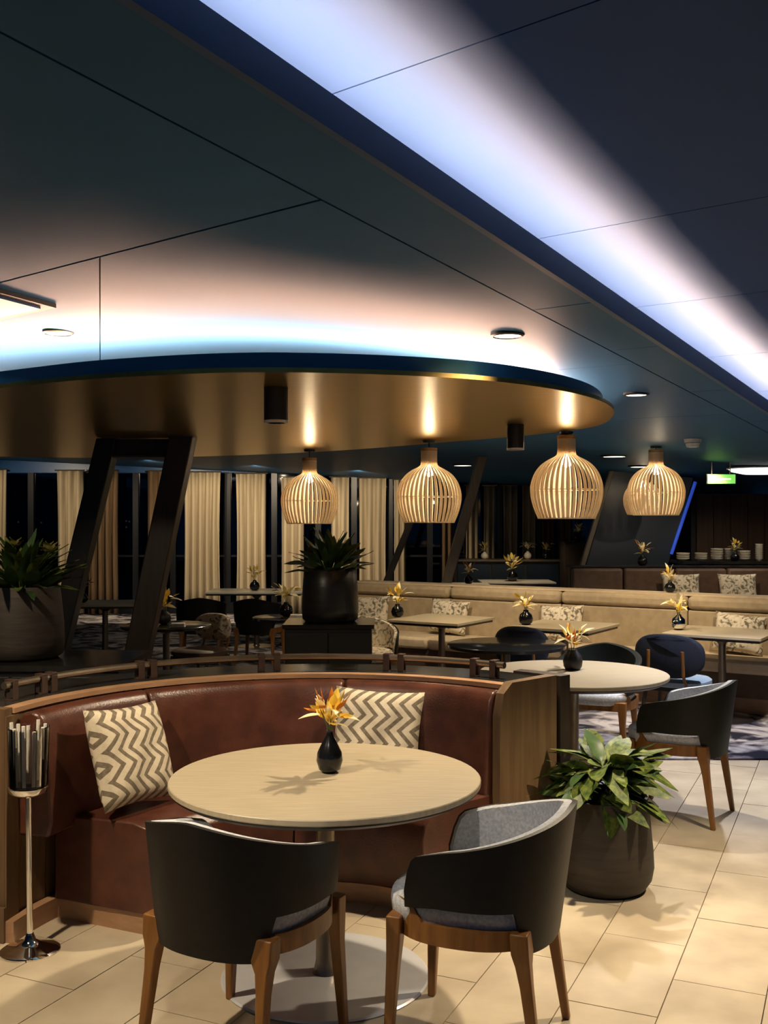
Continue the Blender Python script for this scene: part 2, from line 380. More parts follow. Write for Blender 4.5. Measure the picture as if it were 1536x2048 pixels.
# ------------------------------------------------------------------ brass-coloured ceiling island
def catmull(pts, n=8):
    out = []; m = len(pts)
    for i in range(m):
        p0, p1, p2, p3 = [Vector(pts[(i+k-1) % m]) for k in range(4)]
        for k in range(n):
            t = k/n
            out.append(0.5*((2*p1)+(p2-p0)*t+(2*p0-5*p1+4*p2-p3)*t*t+(3*p1-p0-3*p2+p3)*t**3))
    return [(p.x, p.y) for p in out]
ISL = catmull([(-0.45, 4.70), (0.48, 4.98), (1.14, 5.72), (1.47, 6.75), (1.42, 7.80), (0.55, 9.05), (-0.80, 10.50), (-2.6, 11.4), (-4.2, 11.1), (-4.9, 9.6), (-4.3, 7.6), (-3.1, 6.1), (-1.96, 5.30), (-1.25, 4.88)])
def inset(poly, d):
    n = len(poly); out = []
    for i in range(n):
        a = Vector(poly[i-1]); b = Vector(poly[(i+1) % n]); t = (b-a).normalized(); nn = Vector((-t.y, t.x))
        out.append((poly[i][0]+nn.x*d, poly[i][1]+nn.y*d))
    return out
isl = thing('ceiling_island', 'large rounded brass-coloured dropped ceiling panel with blue rim and glowing upper edge', 'ceiling panel')
SZ = 2.35
MB().prism(ISL, SZ, SZ+0.022).build('soffit', 'gold', isl, 30)
ra, rb = inset(ISL, 0.07), inset(ISL, 0.10); nr = len(ra)
vs = [(x, y, SZ+0.022) for x, y in ra]+[(x, y, SZ+0.10) for x, y in ra]+[(x, y, SZ+0.10) for x, y in rb]+[(x, y, SZ+0.022) for x, y in rb]
fs = []
for k in range(nr):
    k2 = (k+1) % nr
    for a in range(4): fs.append((a*nr+k, a*nr+k2, ((a+1) % 4)*nr+k2, ((a+1) % 4)*nr+k))
MB().add(vs, fs).build('rim', 'rim', isl, 30)
ring = inset(ISL, 0.38)
m_ = MB(); n_ = len(ring); r2 = inset(ISL, 0.56)
vs = [(x, y, SZ+z) for (x, y), z in [(p, 0.023) for p in ring]+[(p, 0.023) for p in r2]+[(p, 0.033) for p in ring]+[(p, 0.033) for p in r2]]
fs = []
for k in range(n_):
    k2 = (k+1) % n_
    fs += [(2*n_+k, 2*n_+k2, 3*n_+k2, 3*n_+k), (k, k2, 2*n_+k2, 2*n_+k), (n_+k2, n_+k, 3*n_+k, 3*n_+k2)]
m_.add(vs, fs).build('light_strip', 'led', isl, 0)

# ------------------------------------------------------------------ walls and windows at the back
WY = 18.5; PX = WY/F
wb = struct('wall_back')
MB().box((0, WY+0.1, 0.10), (18, 0.16, 0.20)).build('sill_wall', 'frame', wb, 0)
MB().box((0, WY+0.1, 2.72), (18, 0.16, 0.46)).build('header', 'rim', wb, 0)
edges_px = [-60, 60, 165, 270, 345, 455, 548, 636, 708, 780, 860, 940, 1000, 1080, 1160, 1240]
for i, e in enumerate(edges_px):
    x = (e-768)*PX
    MB().box((x, WY+0.1, 1.35), (0.10, 0.14, 2.30)).build('mullion', 'frame', wb, 0)
wn = 0
for a, b in zip(edges_px[:-1], edges_px[1:]):
    x0, x1 = (a-768)*PX+0.05, (b-768)*PX-0.05
    wn += 1
    wi = struct('window_%d' % wn); wi.location = ((x0+x1)/2, WY+0.1, 0)
    MB().box((0, 0, 1.345), (x1-x0, 0.012, 2.28)).build('pane', 'pane', wi, 0)
    MB().box((0, -0.01, 1.02), (x1-x0, 0.05, 0.035)).build('crossbar', 'frame', wi, 0)
wl = MB().box((-8.9, 8, 1.3), (0.1, 22, 2.9)).build('wall_left', 'navywall', None, 0); tag(wl, kind='structure')
wr = MB().box((8.9, 8, 1.3), (0.1, 22, 2.9)).build('wall_right', 'brownwall', None, 0); tag(wr, kind='structure')
wf = MB().box((5.4, WY+0.1, 1.2), (2.2, 0.16, 2.4)).build('wall_back', 'navywall', None, 0); tag(wf, kind='structure')
# lights of the far shore, seen through the panes
sh = thing('distant_shore', 'dark far shore with a row of tiny lights behind the left windows', 'shore', (0, 60, 0))
MB().loft([[(x, -1, -2), (x, 1, -2), (x, 1, 0.9+0.25*sin(x*0.7)), (x, -1, 0.7+0.25*sin(x*0.7))] for x in range(-30, 6, 2)]).build('shore_ridge', 'gap', sh, 0)
for (px, py) in ((26, 1046), (50, 1044), (72, 1046), (95, 1045), (242, 1043), (262, 1042), (268, 1043), (283, 1044), (245, 1053), (262, 1054), (280, 1053)):
    o = MB().lathe([(0.02, -0.05), (0.06, 0), (0.02, 0.05)], 6).build('shore_light', 'shore', sh, 0)
    o.location = ((px-768)/F*60, -1.1, EYE-(py-HOR)/F*60)
# ------------------------------------------------------------------ curtains
def curtain(px0, px1, top_py, m, label, Y=18.30, amp=0.075):
    x0, x1 = (px0-768)/F*Y, (px1-768)/F*Y; z1 = EYE-(top_py-HOR)/F*Y; wd = x1-x0
    nf = max(2, int(wd/0.125)); ph = random.random()*6
    def f(u, v):
        s_ = 1.0-0.10*sin(pi*v)*0.6
        xx = (u-0.5)*wd*s_; yy = amp*sin(u*nf*2*pi+ph+0.5*sin(v*3))*(0.6+0.4*v)
        return (xx, yy, 0.03+(z1-0.03)*(1-v))
    c = thing('curtain', label, 'curtain', ((x0+x1)/2, Y, 0), 0, 'window curtains')
    MB().sheet(f, nf*8, 6).build('drape', m, c, 180, solid=0.012)
    MB().tube([(-wd/2-0.03, 0, z1+0.012), (wd/2+0.03, 0, z1+0.012)], 0.012, 8).build('curtain_rail', 'bronze', c)
curtain(-42, 14, 940, 'curtain', 'cream curtain at the left picture edge, left of the dark window above the grey planter')
curtain(113, 166, 942, 'curtain', 'cream curtain just left of the leaning dark pillar pair')
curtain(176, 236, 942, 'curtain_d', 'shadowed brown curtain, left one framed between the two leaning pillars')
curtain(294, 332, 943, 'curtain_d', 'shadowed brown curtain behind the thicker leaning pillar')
curtain(368, 440, 945, 'curtain', 'widest cream curtain, right of the leaning pillars')
curtain(472, 532, 948, 'curtain', 'cream curtain between the wide one and the leftmost pendant lamp')
curtain(562, 608, 955, 'curtain', 'cream curtain directly behind the leftmost pendant lamp')
curtain(662, 698, 955, 'curtain', 'narrow cream curtain just right of the leftmost pendant lamp')
curtain(718, 772, 957, 'curtain', 'cream curtain above the left end of the beige banquette')
curtain(788, 812, 960, 'curtain', 'narrow cream curtain just left of the second pendant lamp')
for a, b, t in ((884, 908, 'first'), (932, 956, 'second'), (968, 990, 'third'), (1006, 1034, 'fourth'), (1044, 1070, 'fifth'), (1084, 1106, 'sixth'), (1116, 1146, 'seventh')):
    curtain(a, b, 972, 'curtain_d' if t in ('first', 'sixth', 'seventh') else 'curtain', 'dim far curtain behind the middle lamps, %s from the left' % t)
# ------------------------------------------------------------------ leaning pillars
def pillar(label, x0p, x1p, y0p, y1p, wpx, Y, depth, m, name='leaning_pillar'):
    """centre line from (x0p, y0p) at the top to (x1p, y1p), prolonged to the floor"""
    xt = (x0p-768)/F*Y; zt = EYE-(y0p-HOR)/F*Y; xb = (x1p-768)/F*Y; zb = EYE-(y1p-HOR)/F*Y
    k = (xt-xb)/(zt-zb); xf = xb-k*zb; w_ = wpx/F*Y
    o = thing(name, label, 'pillar', (xf, Y, 0))
    MB().legs([(0, 0, 0, w_, depth), (zt, xt-xf, 0, w_, depth)]).build('shaft', m, o, 0, bevel=0.01)
    MB().legs([(0, 0, 0, w_+0.08, depth+0.08), (0.06, 0.01, 0, w_+0.08, depth+0.08)]).build('base_plate', 'blackm', o, 0)
    return o
pA = pillar('leaning black pillar, left of the pair under the brass ceiling', 218, 140, 878, 1200, 40, 8.6, 0.18, 'blackm')
pB = pillar('thicker leaning dark brown pillar, right of the pair under the brass ceiling', 368, 280, 868, 1290, 48, 8.5, 0.20, 'darkwood')
o = thing('pillar_beam', 'dark crossbeam joining the tops of the two leaning pillars', 'beam', (0, 0, 0))
MB().box((-1.95, 8.62, 2.27), (0.62, 0.14, 0.14)).build('beam', 'darkwood', o, 0)
MB().box((-1.95, 8.60, 2.195), (0.62, 0.16, 0.012)).build('edge_trim', 'greywood', o, 0)
pillar('slim leaning brown pillar between the second and third pendant lamps', 966, 893, 908, 1165, 20, 12.5, 0.14, 'greywood')
pillar('slim dark pillar crossing behind the second pendant lamp', 850, 772, 975, 1165, 14, 12.8, 0.12, 'darkwood')
pillar('thin metallic leaning post beside the dark navy wall', 1222, 1170, 942, 1112, 10, 13.6, 0.08, 'greywood')
# navy leaning glass wall with blue lit edge
YN = 13.9
def q(px, py, Y=YN): return ((px-768)/F*Y, EYE-(py-HOR)/F*Y)
nw = thing('navy_partition', 'dark navy slanted partition with a blue lit edge behind the rightmost lamps', 'partition', (0, YN, 0))
a, b, c, d = q(1226, 940), q(1384, 956), q(1334, 1128), q(1168, 1128)
kx = (b[0]-c[0])/(b[1]-c[1])
d = (d[0]-kx*d[1]*0.9, 0.0); c = (c[0]-kx*c[1], 0.0)
vs = [(p[0], -0.05, p[1]) for p in (a, b, c, d)]+[(p[0], 0.05, p[1]) for p in (a, b, c, d)]
MB().add(vs, [(0, 1, 2, 3), (7, 6, 5, 4), (0, 4, 5, 1), (1, 5, 6, 2), (2, 6, 7, 3), (3, 7, 4, 0)]).build('panel', 'navywall', nw, 0)
c2 = q(1340, 1108); b2 = q(1388, 964)
MB().tube([(b2[0], -0.06, b2[1]), (c2[0], -0.06, c2[1])], 0.022, 8).build('light_edge', 'blueled', nw)
# brown panelled wall on the right
bw = struct('wall_far_right'); bw.location = (0, 15.2, 0)
for k in range(5):
    x0 = (1392+k*34-768)/F*15.2; x1 = (1392+(k+1)*34-768)/F*15.2
    MB().box(((x0+x1)/2, 0, 1.02), (x1-x0-0.008, 0.06, 2.04)).build('panel', 'brownwall', bw, 0)
MB().box(((1480-768)/F*15.2, 0.05, 1.02), (1.4, 0.04, 2.04)).build('backing', 'blackm', bw, 0)
# exit sign
es = thing('exit_sign', 'small lit green exit sign hanging from the dark ceiling', 'exit sign', ((1443-768)/F*11.5, 11.5, EYE-(958-HOR)/F*11.5))
MB().box((0, 0.02, 0), (0.31, 0.03, 0.11)).build('housing', 'blackm', es, 0)
MB().box((0, 0.0, 0), (0.30, 0.012, 0.10)).build('face', 'exit', es, 0)
MB().box((-0.10, -0.008, 0), (0.05, 0.004, 0.06)).box((0.03, -0.008, 0), (0.14, 0.004, 0.014)).build('pictogram', 'exit_w', es, 0)
hz = zc(es.location.x, 11.5)-es.location.z
MB().tube([(-0.1, 0.02, 0.05), (-0.1, 0.02, hz)], 0.006, 6).tube([(0.1, 0.02, 0.05), (0.1, 0.02, hz)], 0.006, 6).build('hanger', 'bronze', es)
# ------------------------------------------------------------------ ceiling fixtures
def downlight(x, y, label, r=0.08, lit=True, vis=True):
    z = zc(x, y)
    o = thing('recessed_downlight', label, 'downlight', (x, y, z), 0, 'recessed ceiling downlights')
    MB().lathe([(r*0.80, 0.004), (r*0.80, -0.006), (r*0.86, -0.014), (r, -0.008), (r, 0.004)], 28).build('trim_ring', 'blackm', o)
    MB().lathe([(r*0.02, -0.010), (r*0.78, -0.010), (r*0.78, 0.0), (r*0.02, 0.0)], 24).build('lens', 'lens' if lit else 'white', o)
    return o
downlight(-1.69, 5.45, 'round ceiling downlight at the far left, above the glowing island edge')
downlight(0.58, 4.93, 'round ceiling downlight above the right half of the brass island')
downlight(1.60, 6.66, 'small lit downlight on the dark ceiling right of the brass island')
downlight(2.50, 11.4, 'lit oval downlight just left of the rightmost pendant lamps', 0.15)
downlight(3.10, 12.7, 'lit downlight right above the rightmost pendant lamps\' globes', 0.15)
downlight(1.05, 14.0, 'lit far downlight between the second and third pendant lamps', 0.15)
o = thing('ceiling_light_panel', 'bright oval ceiling light at the right picture edge above the exit sign', 'ceiling light', (4.35, 12.1, zc(4.35, 12.1)))
MB().lathe([(0.02, -0.075), (0.20, -0.068), (0.33, -0.04), (0.36, -0.012), (0.36, 0), (0.02, 0)], 32).build('diffuser', 'panel', o)
MB().lathe([(0.362, -0.010), (0.385, -0.010), (0.385, 0.004), (0.362, 0.004)], 32).build('ring', 'white', o)
o = thing('smoke_detector', 'white round smoke detector on the ceiling left of the exit sign', 'smoke detector', (2.72, 9.25, zc(2.72, 9.25)))
MB().lathe([(0.03, -0.075), (0.055, -0.07), (0.062, -0.04), (0.03, -0.035)], 20).build('sensor', 'white', o)
MB().lathe([(0.07, -0.032), (0.075, 0.0), (0.03, 0.004)], 20).build('base', 'white', o)
# square ceiling hatch, its corner shows at the left picture edge
tip = (-1.48, 4.74); e1 = (-0.51*0.9, -0.86*0.9); e2 = (-0.735*0.9, 0.676*0.9)
def para(s, t0=0.0): return [(tip[0]+e1[0]*i+e2[0]*j, tip[1]+e1[1]*i+e2[1]*j) for i, j in ((t0, t0), (1-t0, t0), (1-t0, 1-t0), (t0, 1-t0))]
ha = thing('ceiling_hatch', 'dark square ceiling panel whose corner points in from the left edge', 'ceiling hatch', (0, 0, 0))
MB().prism(para(1), lambda x, y: zc(x, y)-0.02, lambda x, y: zc(x, y)-0.001).build('frame', 'blackm', ha, 0)
MB().prism(para(1, 0.06), lambda x, y: zc(x, y)-0.03, lambda x, y: zc(x, y)-0.018).build('panel', 'rim', ha, 0)
# cylinder spots below the brass island
for (x, y, lab) in ((-0.54, 5.25, 'black cylinder spotlight under the brass ceiling, left and nearer one'), (0.92, 7.35, 'black cylinder spotlight under the brass ceiling, right and farther one')):
    o = thing('cylinder_spotlight', lab, 'spotlight', (x, y, SZ), 0, 'cylinder spotlights under the island')
    MB().lathe([(0.045, -0.165), (0.058, -0.165), (0.060, -0.160), (0.060, 0.0), (0.02, 0.0)], 28).build('housing', 'blackm', o)
    MB().lathe([(0.061, -0.178), (0.061, -0.165), (0.046, -0.165), (0.046, -0.178)], 28).build('rim_ring', 'white', o)
    MB().lathe([(0.002, -0.150), (0.044, -0.150), (0.044, -0.145), (0.002, -0.145)], 20).build('lens', 'white', o)
# ------------------------------------------------------------------ pendant lamps
def slat_mesh():
    prof = [(0.066, 0.62), (0.066, 0.50), (0.082, 0.468), (0.135, 0.440), (0.190, 0.402), (0.235, 0.345), (0.262, 0.275), (0.270, 0.215), (0.263, 0.145), (0.242, 0.070), (0.212, 0.0)]
    pts = []
    for i in range(len(prof)-1):
        for k in range(3):
            t = k/3; p0 = prof[max(i-1, 0)]; p1 = prof[i]; p2 = prof[i+1]; p3 = prof[min(i+2, len(prof)-1)]
            g = lambda j: 0.5*((2*p1[j])+(p2[j]-p0[j])*t+(2*p0[j]-5*p1[j]+4*p2[j]-p3[j])*t*t+(3*p1[j]-p0[j]-3*p2[j]+p3[j])*t**3)
            pts.append((g(0), g(1)))
    pts.append(prof[-1])
    rings = []
    for i, (r, z) in enumerate(pts):
        wdt = 0.0045+0.0065*min(1, max(0, (r-0.06)/0.2))
        a = pts[max(i-1, 0)]; b = pts[min(i+1, len(pts)-1)]; tx, tz = b[0]-a[0], b[1]-a[1]; l = math.hypot(tx, tz); nx, nz = tz/l, -tx/l
        t_ = 0.0035
        rings.append([(r-nx*t_, -wdt, z-nz*t_), (r+nx*t_, -wdt, z+nz*t_), (r+nx*t_, wdt, z+nz*t_), (r-nx*t_, wdt, z-nz*t_)])
    return MB().loft(rings).mesh('slat', 'birch', 40)
SLAT = slat_mesh()
def pendant(x, y, zb, ztop, label, sc=1.0):
    o = thing('pendant_lamp', label, 'pendant lamp', (x, y, zb), random.random(), 'slatted pendant lamps'); o.scale = (sc, sc, sc)
    n = 40
    for k in range(n): inst(SLAT, 'slat', o, (0, 0, 0), (0, 0, 2*pi*k/n))
    MB().lathe([(0.020, 0.625), (0.070, 0.625), (0.070, 0.60), (0.056, 0.60), (0.056, 0.49), (0.05, 0.485), (0.05, 0.615), (0.02, 0.615)], 28).build('neck', 'birch_o', o)
    MB().tube([(0.212*cos(2*pi*k/48), 0.212*sin(2*pi*k/48), 0.0) for k in range(48)], 0.006, 6, True).build('bottom_ring', 'birch', o)
    MB().tube([(0.262*cos(2*pi*k/48), 0.262*sin(2*pi*k/48), 0.215) for k in range(48)], 0.0035, 6, True).build('hoop', 'birch', o)
    MB().lathe([(0.002, 0.385), (0.028, 0.395), (0.040, 0.42), (0.032, 0.445), (0.016, 0.465), (0.014, 0.485)], 18).build('bulb', 'bulb', o)
    h = (ztop-zb)/sc
    MB().tube([(0, 0, 0.62), (0, 0, h)], 0.006, 6).build('cord', 'blackm', o)
    MB().lathe([(0.01, h-0.02), (0.05, h-0.018), (0.055, h), (0.01, h)], 20).build('canopy', 'blackm', o)
    return o
pendant((1133-768)/F*7.95, 7.95, 1.695, SZ, 'slatted birch pendant lamp, largest of the row, third from left')
pendant((858-768)/F*8.85, 8.85, 1.66, SZ, 'slatted birch pendant lamp, second from left in the row')
pendant((619-768)/F*10.05, 10.05, 1.645, SZ, 'slatted birch pendant lamp, leftmost of the row, above the dark planter')
x4, x5 = (1312-768)/F*10.1, (1285-768)/F*13.0
pendant(x4, 10.1, 1.725, zc(x4, 10.1), 'slatted birch pendant lamp at the far right, front one of the overlapping two')
pendant(x5, 13.0, 1.735, zc(x5, 13.0), 'slatted birch pendant lamp half hidden behind the front right one', 0.86)
# ------------------------------------------------------------------ curved banquette
BC = (-0.30, 3.96)
bq = thing('curved_banquette', 'curved cognac leather banquette with wood back wall and rail around the round table', 'banquette', (BC[0], BC[1], 0))
A0, A1, A2 = 45.0, 155.0, 166.0
MB().arc([(0.70, 0), (1.24, 0), (1.24, 0.085), (0.70, 0.085)], A0+0.5, A1, 40).build('plinth', 'plinth', bq, 30)
seatp = [(0.69, 0.085), (0.665, 0.18), (0.66, 0.33), (0.675, 0.395), (0.72, 0.438), (0.80, 0.455), (1.12, 0.445), (1.20, 0.43), (1.20, 0.085)]
for a, b in ((A0+0.6, 98.0), (98.4, A1+1.0)):
    MB().arc(seatp, a, b, 24).build('seat_cushion', 'leather', bq, 50, bevel=0.008)
backp = [(1.10, 0.40), (1.085, 0.46), (1.095, 0.62), (1.115, 0.80), (1.125, 0.865), (1.145, 0.900), (1.18, 0.910), (1.22, 0.900), (1.24, 0.87), (1.24, 0.40)]
for a, b in ((A0+0.8, 84.4), (84.9, 132.5), (133.0, A2-1.5)):
    MB().arc(backp, a, b, 18).build('backrest', 'leather', bq, 50, bevel=0.012)
# each vertical board of the outer wall, then its oak cap and stone ledge
nb = 12
for k in range(nb):
    a = A0+0.8+(A2-A0-0.8)*k/nb; b = A0+0.8+(A2-A0-0.8)*(k+1)/nb-0.25
    MB().arc([(1.25, 0.0), (1.55, 0.0), (1.55, 0.905), (1.25, 0.905)], a, b, 3).build('back_panel', 'wood', bq, 30)
MB().arc([(1.235, 0.906), (1.30, 0.906), (1.30, 0.926), (1.235, 0.926)], A0+0.8, A2, 48).build('cap_rail', 'plinth', bq, 30)
MB().arc([(1.302, 0.906), (1.58, 0.906), (1.58, 0.928), (1.302, 0.928)], A0+0.8, A2, 48).build('stone_ledge', 'stone', bq, 30)
# wooden end panel on the right, dark edge behind it
MB().arc([(1.13, 0.0), (1.55, 0.0), (1.55, 0.945), (1.22, 0.945), (1.16, 0.90), (1.135, 0.80)], A0-1.6, A0+0.6, 2).build('end_panel', 'wood', bq, 30)
MB().arc([(1.565, 0.0), (1.64, 0.0), (1.64, 0.94), (1.565, 0.94)], A0-2.0, A0+8, 4).build('end_post', 'darkwood', bq, 30)
# left end: wood face with skirting
MB().arc([(1.245, 0.0), (1.60, 0.0), (1.60, 0.93), (1.245, 0.93)], A2+0.1, A2+2.6, 2).build('end_panel', 'wood', bq, 30)
MB().arc([(1.235, 0.0), (1.62, 0.0), (1.62, 0.14), (1.235, 0.14)], A2+2.7, A2+3.6, 2).build('skirting', 'wood', bq, 30)
MB().arc([(1.20, 0.0), (1.244, 0.0), (1.244, 0.085), (1.20, 0.085)], A1+0.1, A2+3.0, 6).build('plinth', 'plinth', bq, 30)
MB().arc([(1.244, 0.085), (1.236, 0.085), (1.236, 0.90), (1.244, 0.90)], A2-1.4, A2+2.6, 4).build('inner_panel', 'wood', bq, 30)
RA0, RA1 = 50.0, 161.5
MB().tube([(1.36*cos(R(RA0+(RA1-RA0)*k/60)), 1.36*sin(R(RA0+(RA1-RA0)*k/60)), 0.995) for k in range(61)], 0.016, 10).build('handrail', 'bronze', bq)
for am in (159.5, 152.0, 149.6, 129.5, 126.8, 103.5, 100.2, 76.6, 73.4, 57.0, 52.4):
    a = R(am); c_, s_ = cos(a), sin(a); t = (-s_, c_)
    m_ = MB()
    for (r0, r1, z0, z1) in ((1.336, 1.341, 0.926, 1.005), (1.379, 1.384, 0.926, 1.005)):
        pts = [(r0*c_+t[0]*u, r0*s_+t[1]*u) for u in (-0.016, 0.016)]+[(r1*c_+t[0]*u, r1*s_+t[1]*u) for u in (0.016, -0.016)]
        m_.prism(pts, z0, z1)
    pts = [(1.336*c_+t[0]*u, 1.336*s_+t[1]*u) for u in (-0.016, 0.016)]+[(1.384*c_+t[0]*u, 1.384*s_+t[1]*u) for u in (0.016, -0.016)]
    m_.prism(pts, 1.005, 1.017); m_.prism(pts, 0.926, 0.934); m_.build('strap', 'strap', bq, 0, bevel=0.002)
# ------------------------------------------------------------------ cushions
def pillow_mesh(nm, sx, sy, th, m, crease=0.0):
    n = 18; mb = MB(); vs = []; fs = []
    rnd = random.Random(5)
    def P(u, v, sgn):
        e = (1-u**4)*(1-v**4)
        px = u*sx/2*(1-0.07*(1-abs(u))**0+0.07*v*v*abs(u)); py = v*sy/2*(1-0.07+0.07*u*u*abs(v))
        wr_ = crease*(sin(9*u+4*v)*0.5+sin(5*v-7*u+1))*e
        return (px, py, sgn*(th/2*(max(e, 0)**0.45)+wr_))
    for sgn in (1, -1):
        for i in range(n+1):
            for j in range(n+1): vs.append(P(2*i/n-1, 2*j/n-1, sgn))
    o = (n+1)**2
    for i in range(n):
        for j in range(n):
            a = i*(n+1)+j; fs.append((a, a+n+1, a+n+2, a+1)); fs.append((o+a+1, o+a+n+2, o+a+n+1, o+a))
    mb.add(vs, fs)
    me = mb.mesh(nm, m, 180)
    import bmesh
    bm = bmesh.new(); bm.from_mesh(me); bmesh.ops.remove_doubles(bm, verts=bm.verts, dist=0.0006); bmesh.ops.recalc_face_normals(bm, faces=bm.faces); bm.to_mesh(me); bm.free()
    me.polygons.foreach_set('use_smooth', [True]*len(me.polygons))
    return me
def place_pillow(me, name, loc, face, lean, roll, label, group):
    """face: heading of the front in degrees (plan), lean: backwards tilt, local X = width, Y = height, Z = front"""
    o = bpy.data.objects.new(name, me); COL.objects.link(o)
    f = R(face); zf = Vector((cos(f)*cos(R(lean)), sin(f)*cos(R(lean)), sin(R(lean))))
    x = Vector((0, 0, 1)).cross(zf).normalized(); y = zf.cross(x)
    rm = Matrix((x, y, zf)).transposed() @ Matrix.Rotation(R(roll), 3, 'Z')
    o.matrix_world = Matrix.Translation(loc) @ rm.to_4x4()
    return tag(o, label, 'cushion', group)
PH = pillow_mesh('herringbone_cushion', 0.43, 0.43, 0.14, 'herring', 0.006)
PF = pillow_mesh('floral_cushion', 0.46, 0.36, 0.14, 'floral', 0.004)
place_pillow(PH, 'herringbone_cushion', (-1.085, 4.505, 0.685), -30, 20, -3, 'herringbone cushion leaning at the left end of the curved leather banquette', 'herringbone cushions')
place_pillow(PH, 'herringbone_cushion', (-0.035, 4.955, 0.675), -98, 15, -3, 'herringbone cushion behind the yellow flowers on the near table', 'herringbone cushions')
# ------------------------------------------------------------------ round tables
def round_table(x, y, r, base_r, label, name='round_table'):
    o = thing(name, label, 'table', (x, y, 0))
    MB().lathe([(0.02, 0.718), (r-0.004, 0.718), (r, 0.722), (r, 0.737), (r-0.003, 0.740), (0.02, 0.740)], 72).build('table_top', 'oak_top', o, 30)
    MB().lathe([(0.02, 0.698), (r-0.03, 0.698), (r-0.006, 0.712), (r-0.006, 0.718), (0.02, 0.718)], 72).build('edge_band', 'dark_edge', o, 30)
    MB().lathe([(0.05, 0.012), (0.042, 0.03), (0.036, 0.06), (0.036, 0.66), (0.06, 0.69), (0.16, 0.697), (0.02, 0.697)], 28).build('column', 'bronze', o)
    MB().lathe([(0.02, 0.0), (base_r-0.004, 0.0), (base_r, 0.004), (base_r-0.006, 0.010), (0.02, 0.014)], 72).build('base', 'steel', o, 30)
    return o
round_table(-0.217, 3.90, 0.575, 0.385, 'near round pale oak table inside the curved leather banquette')
round_table(1.17, 6.50, 0.58, 0.36, 'round pale oak table behind the potted plant, with a dark vase')
# ------------------------------------------------------------------ barrel chairs
def barrel_chair(x, y, head, label, shell='shell', pad='grey', seat='grey', group='barrel-back chairs'):
    """head: plan direction (degrees) the sitter faces; local front is +Y"""
    o = thing('barrel_chair', label, 'chair', (x, y, 0), R(head-90), group)
    Amax = R(124)
    def plan(a, off):
        rx, ry = 0.280-off, 0.272-off
        e = 0.85
        sx = math.copysign(abs(sin(a))**e, sin(a)); cy = math.copysign(abs(cos(a))**e, cos(a))
        return rx*sx, -ry*cy
    def zt(a):
        t = abs(a)/Amax; z = 0.790-0.150*t**1.2
        if t > 0.90: z -= 0.10*((t-0.90)/0.10)**2
        return z
    def zb(a):
        d = abs(math.degrees(a))
        if d < 46: return 0.372
        if d < 52: return 0.372+(0.508-0.372)*(d-46)/6
        if d < 100: return 0.508
        return 0.508-0.020*(d-100)/24
    def shellmesh(o1, o2, na=60, nz=6, t1=0.0):
        mb = MB(); vs = []; fs = []
        for off, tt in ((o1, 0.0), (o2, t1)):
            for i in range(na+1):
                a = -Amax+2*Amax*i/na
                for j in range(nz+1):
                    b, t = zb(a)+tt, zt(a)-tt*0.6; z = b+(t-b)*j/nz
                    px, py = plan(a, off); k = 1+0.07*(z-0.42)/0.36
                    vs.append((px*k, py*k-0.03*(z-0.42)/0.36*max(0, cos(a)), z))
        n1 = (na+1)*(nz+1); st = nz+1
        for i in range(na):
            for j in range(nz):
                q_ = i*st+j; fs.append((q_, q_+st, q_+st+1, q_+1)); fs.append((n1+q_+1, n1+q_+st+1, n1+q_+st, n1+q_))
            fs.append((i*st, n1+i*st, n1+(i+1)*st, (i+1)*st)); fs.append((i*st+nz, (i+1)*st+nz, n1+(i+1)*st+nz, n1+i*st+nz))
        for i in (0, na):
            for j in range(nz): fs.append((i*st+j, i*st+j+1, n1+i*st+j+1, n1+i*st+j))
        return mb.add(vs, fs)
    shellmesh(0.0, 0.016).build('back_shell', shell, o, 50)
    shellmesh(0.0165, 0.040, t1=0.006).build('back_pad', pad, o, 50)
    # seat cushion
    def se(r, n=40, ex=0.72):
        out = []
        for k in range(n):
            a = 2*pi*k/n; out.append((r*math.copysign(abs(cos(a))**ex, cos(a)), r*math.copysign(abs(sin(a))**ex, sin(a))))
        return out
    rings = []
    for (s_, z) in ((0.94, 0.425), (0.985, 0.435), (1.0, 0.475), (0.985, 0.495), (0.90, 0.506), (0.5, 0.512)):
        rings.append([(px*s_, py*s_*1.03+0.012, z) for px, py in se(0.250)])
    MB().loft(rings).build('seat_cushion', seat, o, 60)
    # seat rails
    for sg in (-1, 1):
        rings = []
        for i in range(17):
            d = 48+(140-48)*i/16; a = R(d)*sg; zt_ = 0.449+(0.050 if d > 112 else 0.0)*min(1, (d-112)/8)
            zl = 0.388
            x0, y0 = plan(a, 0.012); x1, y1 = plan(a, 0.034)
            rings.append([(x0, y0, zl), (x0, y0, zt_), (x1, y1, zt_), (x1, y1, zl)])
        MB().loft(rings).build('side_rail', 'oak', o, 40)
    MB().box((0, 0.222, 0.418), (0.38, 0.022, 0.06)).build('front_rail', 'oak', o, 0, bevel=0.004)
    MB().box((0, -0.19, 0.42), (0.36, 0.022, 0.05)).build('rear_rail', 'oak', o, 0)
    for sx in (-1, 1):
        MB().legs([(0.0, 0.232*sx, 0.228, 0.026, 0.026), (0.30, 0.214*sx, 0.214, 0.040, 0.040), (0.37, 0.212*sx, 0.210, 0.050, 0.046), (0.45, 0.212*sx, 0.208, 0.054, 0.05)]).build('leg', 'oak', o, 30, bevel=0.005)
        MB().legs([(0.0, 0.226*sx, -0.252, 0.026, 0.026), (0.28, 0.212*sx, -0.212, 0.036, 0.038), (0.345, 0.210*sx, -0.202, 0.046, 0.046), (0.385, 0.206*sx, -0.196, 0.074, 0.056), (0.448, 0.204*sx, -0.192, 0.080, 0.056)]).build('leg', 'oak', o, 30, bevel=0.005)
    return o
hd = lambda dx, dy: math.degrees(math.atan2(dy, dx))
